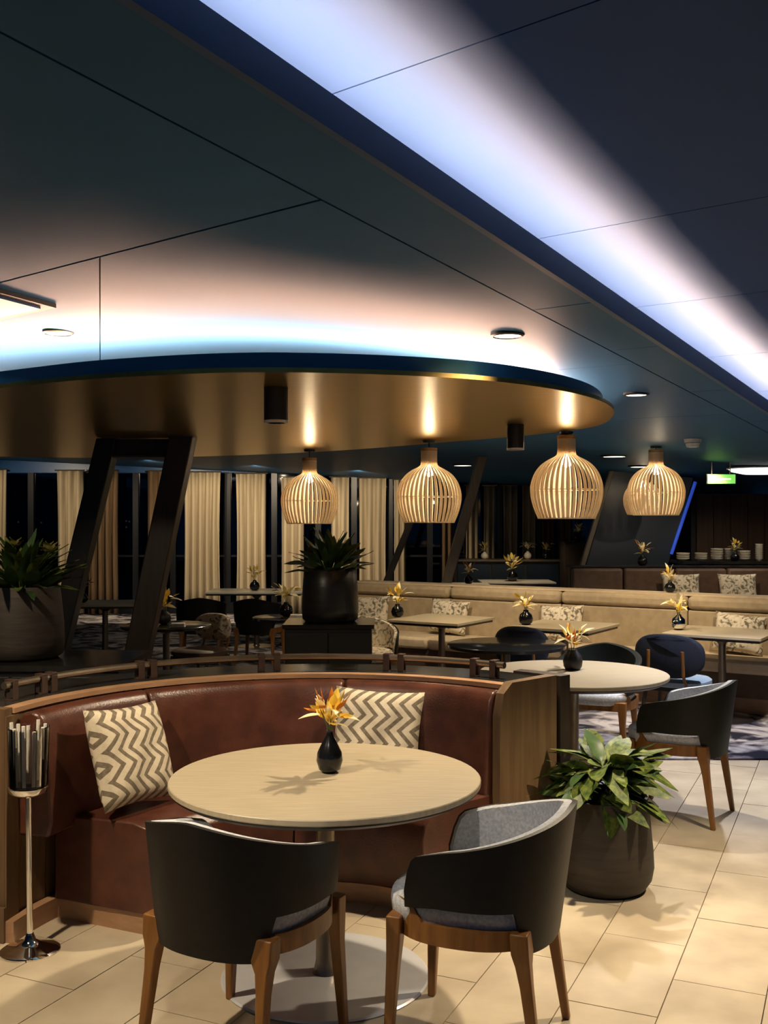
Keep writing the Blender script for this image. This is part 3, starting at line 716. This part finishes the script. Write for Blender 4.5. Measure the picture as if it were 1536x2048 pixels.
barrel_chair(-0.445, 3.40, 90-28, 'black barrel-back chair with oak legs at the lower left, seen from behind')
barrel_chair(0.305, 3.44, hd(-0.41, 0.15), 'black barrel-back chair with pale grey lining, right of the near table')
barrel_chair(1.69, 6.03, hd(-0.857, 0.514), 'dark barrel-back chair at the right, beside the broad-leaved potted plant', 'shell_g')
barrel_chair(1.50, 7.36, hd(-0.35, -0.78), 'dark barrel chair half hidden behind the second round table', 'shell_g', 'shell_g')
barrel_chair(-1.43, 12.1, 80, 'dark barrel chair in front of the long white table, right one', 'shell')
barrel_chair(-2.12, 12.2, 95, 'dark barrel chair in front of the long white table, left one', 'shell')
barrel_chair(-0.16, 9.45, -80, 'tub chair with pale patterned lining behind the black rail', 'shell', 'floral', 'floral')
# ------------------------------------------------------------------ oval-back chairs
def oval_chair(x, y, head, label, back='navy', seat='blue_seat', bw_=0.27, bh=0.165):
    o = thing('oval_back_chair', label, 'chair', (x, y, 0), R(head-90), 'oval-back chairs')
    def oval(yo, sc_):
        out = []
        for k in range(40):
            a = 2*pi*k/40; cx = math.copysign(abs(cos(a))**0.75, cos(a)); sz = math.copysign(abs(sin(a))**0.75, sin(a))
            xx = bw_*sc_*cx; out.append((xx, yo+0.9*xx*xx, 0.655+bh*sc_*sz))
        return out
    MB().loft([oval(-0.262, 0.90), oval(-0.254, 0.985), oval(-0.235, 1.0), oval(-0.216, 0.985), oval(-0.206, 0.90)]).build('backrest', back, o, 50)
    rings = []
    for (s_, z) in ((0.92, 0.415), (1.0, 0.425), (1.0, 0.455), (0.92, 0.470), (0.4, 0.474)):
        rings.append([(0.245*s_*math.copysign(abs(cos(2*pi*k/36))**0.7, cos(2*pi*k/36)), 0.235*s_*math.copysign(abs(sin(2*pi*k/36))**0.7, sin(2*pi*k/36))+0.01, z) for k in range(36)])
    MB().loft(rings).build('seat', seat, o, 50)
    MB().box((0, 0.01, 0.395), (0.40, 0.38, 0.035)).build('seat_frame', 'darkwood', o, 0, bevel=0.006)
    for sx in (-1, 1):
        MB().tube([(0.235*sx, 0.225, 0), (0.19*sx, 0.18, 0.41)], [0.010, 0.017], 10).build('leg', 'darkwood', o)
        MB().tube([(0.215*sx, -0.27, 0), (0.17*sx, -0.20, 0.41)], [0.010, 0.017], 10).build('leg', 'darkwood', o)
        MB().tube([(0.14*sx, -0.19, 0.40), (0.135*sx, -0.262, 0.52), (0.13*sx, -0.272, 0.70)], 0.014, 8).build('back_post', 'oak', o)
    return o
oval_chair(2.26, 8.10, hd(0.54, 0.80), 'navy oval-back chair with pale blue seat at the right')
oval_chair(1.21, 8.70, hd(0.45, 0.80), 'navy oval-back chair left of the second table\'s flowers', bw_=0.235)
oval_chair(-1.72, 9.85, -115, 'patterned oval-back chair in the dark beside the yellow lily', 'floral', 'brown_up', bw_=0.20, bh=0.13)
# ------------------------------------------------------------------ beige far banquette
BA = Vector((-0.30, 11.90)); BB = Vector((3.95, 9.20)); bt = (BB-BA).normalized(); bn = Vector((bt.y, -bt.x))  # bn towards the camera
BLEN = (BB-BA).length
fb = thing('straight_banquette', 'long beige upholstered banquette along the middle of the room', 'banquette', (BA.x, BA.y, 0), math.atan2(bt.y, bt.x))
# local x along, local -y towards the camera
nseg = 4
for k in range(nseg):
    x0, x1 = BLEN*k/nseg+0.004, BLEN*(k+1)/nseg-0.004; xm = (x0+x1)/2; wd = x1-x0
    MB().box((xm, -0.06, 0.64), (wd, 0.12, 0.40)).build('back_panel', 'beige', fb, 30, bevel=0.018)
    MB().box((xm, -0.045, 0.905), (wd, 0.20, 0.125)).build('back_roll', 'beige', fb, 30, bevel=0.04)
    MB().box((xm, -0.36, 0.41), (wd, 0.50, 0.12)).build('seat_cushion', 'tan', fb, 30, bevel=0.03)
MB().box((BLEN/2, -0.33, 0.245), (BLEN, 0.46, 0.21)).build('seat_front', 'brown_up', fb, 0)
MB().box((BLEN/2, -0.30, 0.07), (BLEN, 0.40, 0.14)).build('plinth', 'plinth', fb, 0)
MB().box((BLEN/2, 0.07, 0.48), (BLEN, 0.10, 0.96)).build('back_wall', 'brown_up', fb, 0)
MB().box((BLEN/2, 0.05, 0.975), (BLEN, 0.24, 0.018)).build('ledge', 'tan', fb, 0)
MB().box((-0.03, -0.20, 0.49), (0.05, 0.62, 0.98)).build('end_panel', 'beige', fb, 0, bevel=0.01)
def on_bq(px, back=0.19, z=0.62):
    # world point on the banquette back at picture column px
    k = (px-768)/F; s_ = (BA.x-k*BA.y+bn.x*back-k*bn.y*back)/(k*bt.y-bt.x)
    p = BA+bt*s_+bn*back; return (p.x, p.y, z)
fh = math.degrees(math.atan2(bn.y, bn.x))
for px, lab, ro in ((742, 'floral cushion at the left end of the beige banquette', 4), (897, 'floral cushion second from the left on the beige banquette', -3), (1122, 'floral cushion in the middle of the beige banquette', 3), (1478, 'floral cushion at the right end of the beige banquette', -4)):
    place_pillow(PF, 'floral_cushion', on_bq(px, 0.225, 0.66), fh, 14, ro, lab, 'floral cushions')
# square tables in front of it
def square_table(x, y, sx, sy, rz, label, m='oak_top', edge='dark_edge', name='square_table', z=0.74):
    o = thing(name, label, 'table', (x, y, 0), rz)
    MB().box((0, 0, z-0.0125), (sx, sy, 0.025)).build('table_top', m, o, 0, bevel=0.004)
    MB().box((0, 0, z-0.035), (sx-0.03, sy-0.03, 0.02)).build('edge_band', edge, o, 0)
    MB().lathe([(0.05, 0.012), (0.035, 0.03), (0.032, z-0.10), (0.10, z-0.046), (0.02, z-0.046)], 20).build('column', 'bronze', o)
    MB().lathe([(0.02, 0), (0.25, 0), (0.25, 0.008), (0.02, 0.013)], 36).build('base', 'bronze', o)
    return o
brz = math.atan2(bt.y, bt.x)
square_table(0.55, 10.0, 0.75, 0.75, brz, 'square pale table at the left cushions of the beige banquette')
square_table(1.62, 9.40, 0.75, 0.75, brz, 'square pale table at the middle cushion of the beige banquette')
square_table(2.85, 8.85, 0.80, 0.75, brz, 'square pale table at the right, behind the pale blue seat')
square_table(-3.16, 11.9, 0.75, 0.70, 0.1, 'square wooden table in the dark between planter and leaning pillars')
square_table(-1.68, 13.85, 1.25, 0.75, 0.0, 'long white-topped table under the cream curtains', 'cream')
square_table(2.00, 15.9, 1.10, 0.75, 0.0, 'white-topped table far behind the beige banquette', 'cream')
square_table(1.22, 15.2, 0.6, 0.6, 0.0, 'small pale table far back below the slim leaning pillar', 'cream')
def dark_round(x, y, r, label):
    o = thing('dark_round_table', label, 'table', (x, y, 0))
    MB().lathe([(0.02, 0.715), (r, 0.715), (r, 0.738), (r-0.004, 0.740), (0.02, 0.740)], 48).build('table_top', 'stone', o, 30)
    MB().lathe([(0.04, 0.012), (0.03, 0.03), (0.03, 0.66), (0.10, 0.714), (0.02, 0.714)], 20).build('column', 'bronze', o)
    MB().lathe([(0.02, 0), (0.24, 0), (0.24, 0.008), (0.02, 0.013)], 36).build('base', 'bronze', o)
dark_round(-1.95, 9.40, 0.40, 'black round table with the yellow lily right of the leaning pillars')
dark_round(-0.93, 10.15, 0.34, 'black round table left of the dark planter')
for (x, y, lab) in ((-2.05, 9.22, 'white folded napkin left on the black round table'), (-1.80, 9.17, 'bright white folded napkin right on the black round table'), (-0.83, 9.98, 'white folded napkin beside the dark planter')):
    o = thing('napkin', lab, 'napkin', (x, y, 0.741), 0.1)
    for k in range(3): MB().box((0, 0, 0.007+0.012*k), (0.13-0.006*k, 0.10, 0.011)).build('fold', 'white', o, 0, bevel=0.003)
# second banquette and service counter further back on the right
sb = thing('low_banquette', 'low brown upholstered bench back behind the beige banquette', 'banquette', (2.25, 12.6, 0))
for k in range(5):
    x0, x1 = 0.62*k, 0.62*(k+1)-0.012
    MB().box(((x0+x1)/2, 0, 0.76), (x1-x0, 0.12, 0.66)).build('back_panel', 'brown_up', sb, 30, bevel=0.03)
MB().box((1.55, -0.30, 0.36), (3.1, 0.50, 0.14)).build('seat', 'brown_up', sb, 30, bevel=0.03)
MB().box((1.55, -0.28, 0.145), (3.0, 0.44, 0.29)).build('plinth', 'darkwood', sb, 0)
MB().box((1.55, 0.10, 0.55), (3.12, 0.08, 1.10)).build('back_wall', 'darkwood', sb, 0)
MB().box((1.55, 0.10, 1.11), (3.16, 0.16, 0.02)).build('ledge', 'stone', sb, 0)
for px, lab in ((1362, 'small floral cushion on the low brown bench, left one'), (1476, 'small floral cushion on the low brown bench, right one')):
    place_pillow(PF, 'floral_cushion', ((px-768)/F*12.38, 12.38, 0.86), -90, 14, 0, lab, 'floral cushions')
sc_ = thing('service_counter', 'dark service counter with cream china at the far right', 'counter', (4.85, 13.3, 0))
MB().box((0, 0, 0.56), (2.2, 0.5, 1.12)).build('body', 'darkwood', sc_, 0)
for k in range(4): MB().box((-0.82+0.55*k, -0.26, 0.56), (0.52, 0.02, 1.0)).build('front_panel', 'brownwall', sc_, 0)
MB().box((0, 0, 1.14), (2.3, 0.6, 0.035)).build('counter_top', 'stone', sc_, 0)
for i, (px, h, r) in enumerate(((1366, 0.09, 0.085), (1402, 0.10, 0.08), (1434, 0.16, 0.08), (1460, 0.17, 0.07), (1488, 0.14, 0.08), (1518, 0.20, 0.05))):
    x = (px-768)/F*13.2
    o = thing('china_bowl', 'cream china bowl stack on the dark service counter, %s from the left' % ('first', 'second', 'third', 'fourth', 'fifth', 'last')[i], 'bowl', (x, 13.2, 1.158), 0, 'cream china on the counter')
    k = 0; z = 0
    while z < h-0.03:
        MB().lathe([(r*0.45, z), (r*0.9, z+0.022), (r, z+0.042), (r*0.96, z+0.042), (r*0.85, z+0.026), (r*0.02, z+0.012)], 20).build('bowl', 'cream', o); z += 0.028
# tall dark back counter below the far curtains
o = thing('high_counter', 'dark high counter below the far dim curtains', 'counter', (2.25, 17.0, 0))
MB().box((0, 0, 0.50), (2.2, 0.5, 1.0)).build('body', 'darkwood', o, 0)
MB().box((0, -0.02, 1.015), (2.3, 0.6, 0.03)).build('counter_top', 'bronze', o, 0)
for k in range(4): MB().box((-0.82+0.55*k, -0.26, 0.5), (0.52, 0.02, 0.92)).build('front_panel', 'navywall', o, 0)
o = thing('tall_cabinet', 'tall dark cabinet left of the thin metallic post', 'cabinet', (3.05, 16.2, 0))
MB().box((0, 0, 0.66), (0.6, 0.45, 1.32)).build('body', 'darkwood', o, 0)
for s_ in (-1, 1):
    d_ = MB().box((0.15*s_, -0.235, 0.66), (0.285, 0.02, 1.26)).build('door', 'darkwood', o, 0)
    MB().tube([(0.03*s_, -0.255, 0.6), (0.03*s_, -0.255, 0.75)], 0.008, 6).build('handle', 'bronze', d_)
MB().box((0, 0, 1.33), (0.64, 0.49, 0.02)).build('top', 'stone', o, 0)
# ------------------------------------------------------------------ black consoles carrying planters, black rail
def console(x, y, sx, sy, h, label):
    o = thing('black_console', label, 'console', (x, y, 0))
    n = max(2, int(sx/0.45))
    MB().box((0, 0.0, (h-0.03)/2), (sx, sy, h-0.03)).build('body', 'blackm', o, 0)
    for k in range(n): MB().box((-sx/2+sx*(k+0.5)/n, -sy/2-0.008, (h-0.03)/2), (sx/n-0.012, 0.016, h-0.09)).build('front_panel', 'blackm', o, 0, bevel=0.003)
    MB().box((0, 0, h-0.015), (sx+0.04, sy+0.04, 0.03)).build('top', 'stone', o, 0)
console(-2.25, 5.85, 1.7, 0.62, 0.92, 'black console behind the banquette carrying the grey planter')
console(-0.40, 7.80, 0.62, 0.50, 0.93, 'black plinth carrying the dark planter in the middle')
dark_round(0.93, 7.98, 0.45, 'black round table between the navy chair and the second oak table')
# ------------------------------------------------------------------ flower vases
def petal_mesh(L_, wd, curl, m, nm='petal'):
    def f(u, v):
        wloc = wd*(sin(pi*(0.06+0.94*u)**0.8))*(v-0.5)
        return (L_*u*cos(curl*u*0.5), wloc, L_*u*sin(curl*u*0.7)*0.6+0.25*abs(wloc))
    mb = MB(); n1, n2 = 7, 4; vs = []; fs = []
    for sg in (0, -0.0012):
        for i in range(n1+1):
            for j in range(n2+1):
                p = f(i/n1, j/n2); vs.append((p[0], p[1], p[2]+sg))
    o = (n1+1)*(n2+1)
    for i in range(n1):
        for j in range(n2):
            a = i*(n2+1)+j; fs.append((a, a+n2+1, a+n2+2, a+1)); fs.append((o+a+1, o+a+n2+2, o+a+n2+1, o+a))
    return mb.add(vs, fs).mesh(nm, m, 60)
PET = [petal_mesh(0.080, 0.028, -0.5, 'petal_c'), petal_mesh(0.062, 0.030, 0.6, 'petal'), petal_mesh(0.080, 0.022, 0.3, 'petal_o')]
VASES = {'drop': [(0.022, 0), (0.040, 0.012), (0.050, 0.045), (0.046, 0.075), (0.030, 0.108), (0.016, 0.135), (0.011, 0.155), (0.013, 0.160), (0.008, 0.158)],
         'squat': [(0.040, 0), (0.052, 0.02), (0.056, 0.05), (0.048, 0.082), (0.030, 0.105), (0.026, 0.115), (0.020, 0.113)],
         'ball': [(0.024, 0), (0.045, 0.015), (0.052, 0.045), (0.042, 0.075), (0.020, 0.092), (0.018, 0.105), (0.012, 0.103)]}
def flower_vase(x, y, z, label, kind='ball', mv='black', pal=(0, 1, 1, 2), n=16, sc=1.0, spread=1.0, seed=0):
    rnd = random.Random(seed+int(x*100)+int(y*77))
    o = thing('flower_vase', label, 'vase', (x, y, z), rnd.random()*6, 'vases with yellow flowers'); o.scale = (sc, sc, sc)
    pr = VASES[kind]; MB().lathe(pr, 24).build('vase', mv, o, 60)
    top = pr[-1][1]
    for k in range(n):
        az = 2.4*k+rnd.uniform(-0.3, 0.3); el = R(rnd.uniform(-15, 85)); off = rnd.uniform(0.0, 0.075)
        c = Vector((cos(az)*cos(el)*off*spread, sin(az)*cos(el)*off*spread, top+0.015+off*1.2))
        me = PET[pal[k % len(pal)]]
        inst(me, 'petal', o, c, (rnd.uniform(-0.5, 0.5), -el, az), rnd.uniform(0.75, 1.15))
    mb = MB()
    for k in range(4):
        a = k*1.6; mb.tube([(0, 0, top-0.05), (0.01*cos(a), 0.01*sin(a), top+0.02), (0.035*cos(a), 0.035*sin(a), top+0.08)], 0.002, 5)
    mb.build('stems', 'leaf_d', o)
    return o
flower_vase(-0.205, 3.955, 0.741, 'black teardrop vase of yellow and orange flowers on the near round table', 'drop', 'black', (0, 1, 0, 1, 2, 1), 52, 1.0)
flower_vase(1.19, 6.62, 0.741, 'dark squat vase of yellow flowers on the second round table', 'squat', 'blackm', (0, 1, 2, 0), 32, 1.1)
flower_vase(2.52, 8.98, 0.741, 'glass vase with a pale yellow bloom behind the navy chair at the right', 'ball', 'chrome', (0, 0, 1), 22, 1.25)
flower_vase(1.27, 9.40, 0.741, 'black vase with tall cream blooms behind the navy chair', 'ball', 'black', (0, 0, 1), 24, 1.25)
flower_vase(0.13, 10.1, 0.741, 'black vase with yellow lily on the left square table', 'ball', 'black', (0, 1), 24, 1.2)
flower_vase(-1.98, 9.45, 0.741, 'low vase with a large yellow lily on the black round table', 'ball', 'blackm', (0, 1), 26, 1.25)
flower_vase(-0.95, 10.2, 0.741, 'vase with pale yellow flowers left of the dark planter', 'ball', 'black', (0, 0, 1), 26, 1.3)
flower_vase(-1.70, 13.8, 0.741, 'black vase with yellow flowers on the long white table', 'ball', 'black', (0, 1), 22, 1.3)
flower_vase(-3.40, 11.85, 0.741, 'vase with orange flowers in the dark beside the grey planter', 'ball', 'black', (2, 0, 2), 22, 1.1)
flower_vase(1.93, 15.8, 0.741, 'vase with yellow flowers on the white far table above the beige banquette', 'ball', 'black', (0, 1), 22, 1.6)
flower_vase(1.22, 15.15, 0.741, 'small orange-cream flowers far back at the foot of the slim leaning pillar', 'ball', 'black', (0, 2), 22, 1.3)
flower_vase(1.62, 16.95, 1.031, 'small cream flowers on the dark high counter, left', 'ball', 'cream', (0, 0, 1), 20, 1.1)
flower_vase(2.32, 16.95, 1.031, 'small cream flowers on the dark high counter, middle', 'ball', 'cream', (0, 0), 20, 1.2)
flower_vase(2.60, 16.85, 1.031, 'small yellow flowers on the dark high counter, right', 'ball', 'black', (1, 0), 20, 1.2)
flower_vase(2.98, 16.1, 1.341, 'small cream flowers on the tall dark cabinet', 'ball', 'black', (0, 0), 20, 1.1)
flower_vase(3.12, 12.68, 1.121, 'orange and cream flowers against the dark navy partition', 'ball', 'black', (0, 2, 0), 24, 1.2)
p = on_bq(1340, -0.05); flower_vase(p[0], p[1], 0.985, 'pale yellow flowers on the top ledge of the beige banquette', 'ball', 'black', (0, 0, 1), 24, 1.0)
flower_vase((1470-768)/F*13.06, 13.06, 1.158, 'yellow flowers among the cream china on the service counter', 'ball', 'black', (1, 0), 20, 1.1)
# ------------------------------------------------------------------ potted plants
def leaf_mesh(L_, wd, droop, m, pet=0.35, fold=0.12):
    n1, n2 = 8, 4; vs = []; fs = []
    for sg in (0.0, -0.0015):
        for i in range(n1+1):
            u = i/n1; x = L_*u; z = -droop*L_*u*u
            if u < pet: hw = 0.004
            else: t = (u-pet)/(1-pet); hw = max(0.0015, wd/2*(sin(pi*min(1, 0.04+0.96*t)**0.75))**0.62)
            for j in range(n2+1):
                v = 2*j/n2-1; vs.append((x, v*hw, z+fold*hw*abs(v)+sg+0.004*sin(12*u)*abs(v)))
    o = (n1+1)*(n2+1)
    for i in range(n1):
        for j in range(n2):
            a = i*(n2+1)+j; fs.append((a, a+n2+1, a+n2+2, a+1)); fs.append((o+a+1, o+a+n2+2, o+a+n2+1, o+a))
    return MB().add(vs, fs).mesh('leaf', m, 60)
BROAD = [leaf_mesh(0.21, 0.100, 0.5, 'leaf', 0.28), leaf_mesh(0.20, 0.105, 0.9, 'leaf', 0.25), leaf_mesh(0.22, 0.085, 0.4, 'leaf_d', 0.3), leaf_mesh(0.18, 0.10, 1.3, 'leaf', 0.25)]
NARROW = [leaf_mesh(0.27, 0.045, 0.15, 'leaf_d', 0.15), leaf_mesh(0.30, 0.04, 0.3, 'leaf_d', 0.12), leaf_mesh(0.24, 0.06, 0.1, 'leaf_d', 0.2)]
NARROW2 = [leaf_mesh(0.27, 0.05, 0.25, 'leaf', 0.15), leaf_mesh(0.25, 0.06, 0.4, 'leaf', 0.2)]
BRACT = leaf_mesh(0.075, 0.040, 0.1, 'leaf_y', 0.05)
def potted(x, y, z, prof, mpot, leaves, n, label, ls=1.0, rnd_seed=1, elmin=5, elmax=80, rosettes=(), rim_r=0.16, bushy=False):
    rnd = random.Random(rnd_seed)
    o = thing('potted_plant', label, 'plant', (x, y, z), rnd.random()*6)
    MB().lathe(prof, 48).build('pot', mpot, o, 60)
    top = max(p[1] for p in prof)
    MB().lathe([(0.01, top-0.05), (rim_r, top-0.05), (rim_r, top-0.035), (0.01, top-0.025)], 32).build('soil', 'soil', o)
    for k in range(n):
        az = 2.39996*k; t = k/n; el = R(elmin+(elmax-elmin)*t+rnd.uniform(-8, 8)); rr = rim_r*0.55*(1-t)
        if bushy:
            hh = rnd.uniform(0.0, 1.0); el = R(rnd.uniform(-12, 55)+25*hh); rr = rnd.uniform(0.1, 0.75)*rim_r*(1-0.5*hh)
            inst(leaves[k % len(leaves)], 'leaf', o, (cos(az)*rr, sin(az)*rr, top-0.02+0.15*hh), (rnd.uniform(-0.7, 0.7), -el, az+rnd.uniform(-0.5, 0.5)), ls*rnd.uniform(0.75, 1.1))
            continue
        inst(leaves[k % len(leaves)], 'leaf', o, (cos(az)*rr, sin(az)*rr, top-0.035+0.05*t), (rnd.uniform(-0.5, 0.5), -el, az), ls*rnd.uniform(0.8, 1.15))
    for (ax, ay, az_) in rosettes:
        r_ = MB().tube([(0, 0, top-0.04), (ax*0.6, ay*0.6, top+az_*0.6), (ax, ay, top+az_)], 0.004, 6).build('stem', 'leaf_d', o)
        for k in range(9):
            a = 2.4*k; inst(BRACT, 'bract', r_, (ax, ay, top+az_-0.01), (0, -R(15+7*k), a), 0.9)
    return o
POT1 = [(0.155, 0.0), (0.185, 0.015), (0.212, 0.055), (0.222, 0.11), (0.218, 0.19), (0.208, 0.29), (0.198, 0.40), (0.194, 0.425), (0.180, 0.425), (0.178, 0.36), (0.02, 0.355)]
potted(1.015, 4.83, 0.0, POT1, 'pot', BROAD, 92, 'brown clay pot with broad variegated leaves on the floor at the right', 0.98, 4, 22, 84, (), 0.177, True)
POT2 = [(0.19, 0.0), (0.222, 0.02), (0.232, 0.08), (0.228, 0.20), (0.214, 0.34), (0.205, 0.40), (0.195, 0.40), (0.19, 0.35), (0.02, 0.345)]
potted(-2.02, 5.85, 0.92, POT2, 'pot_g', NARROW+NARROW2, 80, 'grey-brown pot with leafy olive-headed plant at the left picture edge', 1.05, 9, 22, 80, ((0.02, -0.1, 0.17), (0.13, -0.1, 0.22), (-0.08, -0.12, 0.2), (0.26, -0.05, 0.17), (0.06, -0.16, 0.10), (-0.2, 0.0, 0.2)), 0.19)
POT3 = [(0.18, 0.0), (0.205, 0.02), (0.212, 0.10), (0.205, 0.25), (0.195, 0.38), (0.185, 0.39), (0.18, 0.34), (0.02, 0.335)]
potted(-0.40, 7.80, 0.93, POT3, 'pot_b', NARROW+[BROAD[2]], 46, 'black pot with dark spiky leaves on the black plinth in the middle', 1.15, 3, 15, 85, (), 0.18)
# ------------------------------------------------------------------ chrome stand with glass cylinder
st = thing('glass_lantern_stand', 'tall chrome floor stand holding a clear glass cylinder at the left', 'stand', ((60-768)/F*4.12, 4.12, 0))
MB().lathe([(0.02, 0), (0.112, 0), (0.114, 0.006), (0.10, 0.014), (0.05, 0.028), (0.022, 0.045), (0.014, 0.07), (0.01, 0.07)], 48).build('base', 'chrome', st, 60)
MB().tube([(0, 0, 0.05), (-0.006, 0, 0.62)], 0.012, 16).build('pole', 'chrome', st)
MB().lathe([(0.012, 0.605), (0.055, 0.612), (0.072, 0.625), (0.078, 0.645), (0.070, 0.650), (0.05, 0.636), (0.012, 0.630)], 36, (-0.006, 0, 0)).build('dish', 'chrome', st, 60)
MB().lathe([(0.074, 0.652), (0.080, 0.88), (0.076, 0.88), (0.070, 0.654), (0.01, 0.654), (0.01, 0.652)], 40, (-0.006, 0, 0)).build('glass_cylinder', 'glass', st, 60)
MB().lathe([(0.030, 0.656), (0.034, 0.86), (0.031, 0.86), (0.027, 0.66), (0.005, 0.658)], 28, (-0.006, 0, 0)).build('inner_tube', 'glass', st, 60)
for k in range(11):
    a = 2*pi*k/11+0.2; MB().tube([(-0.006+0.062*cos(a), 0.062*sin(a), 0.655), (-0.006+0.070*cos(a), 0.070*sin(a), 0.87+0.012*(k % 3))], 0.0075, 8).build('glass_rod', 'acrylic', st)
print('tiles', cnt, 'objects', len(bpy.data.objects))
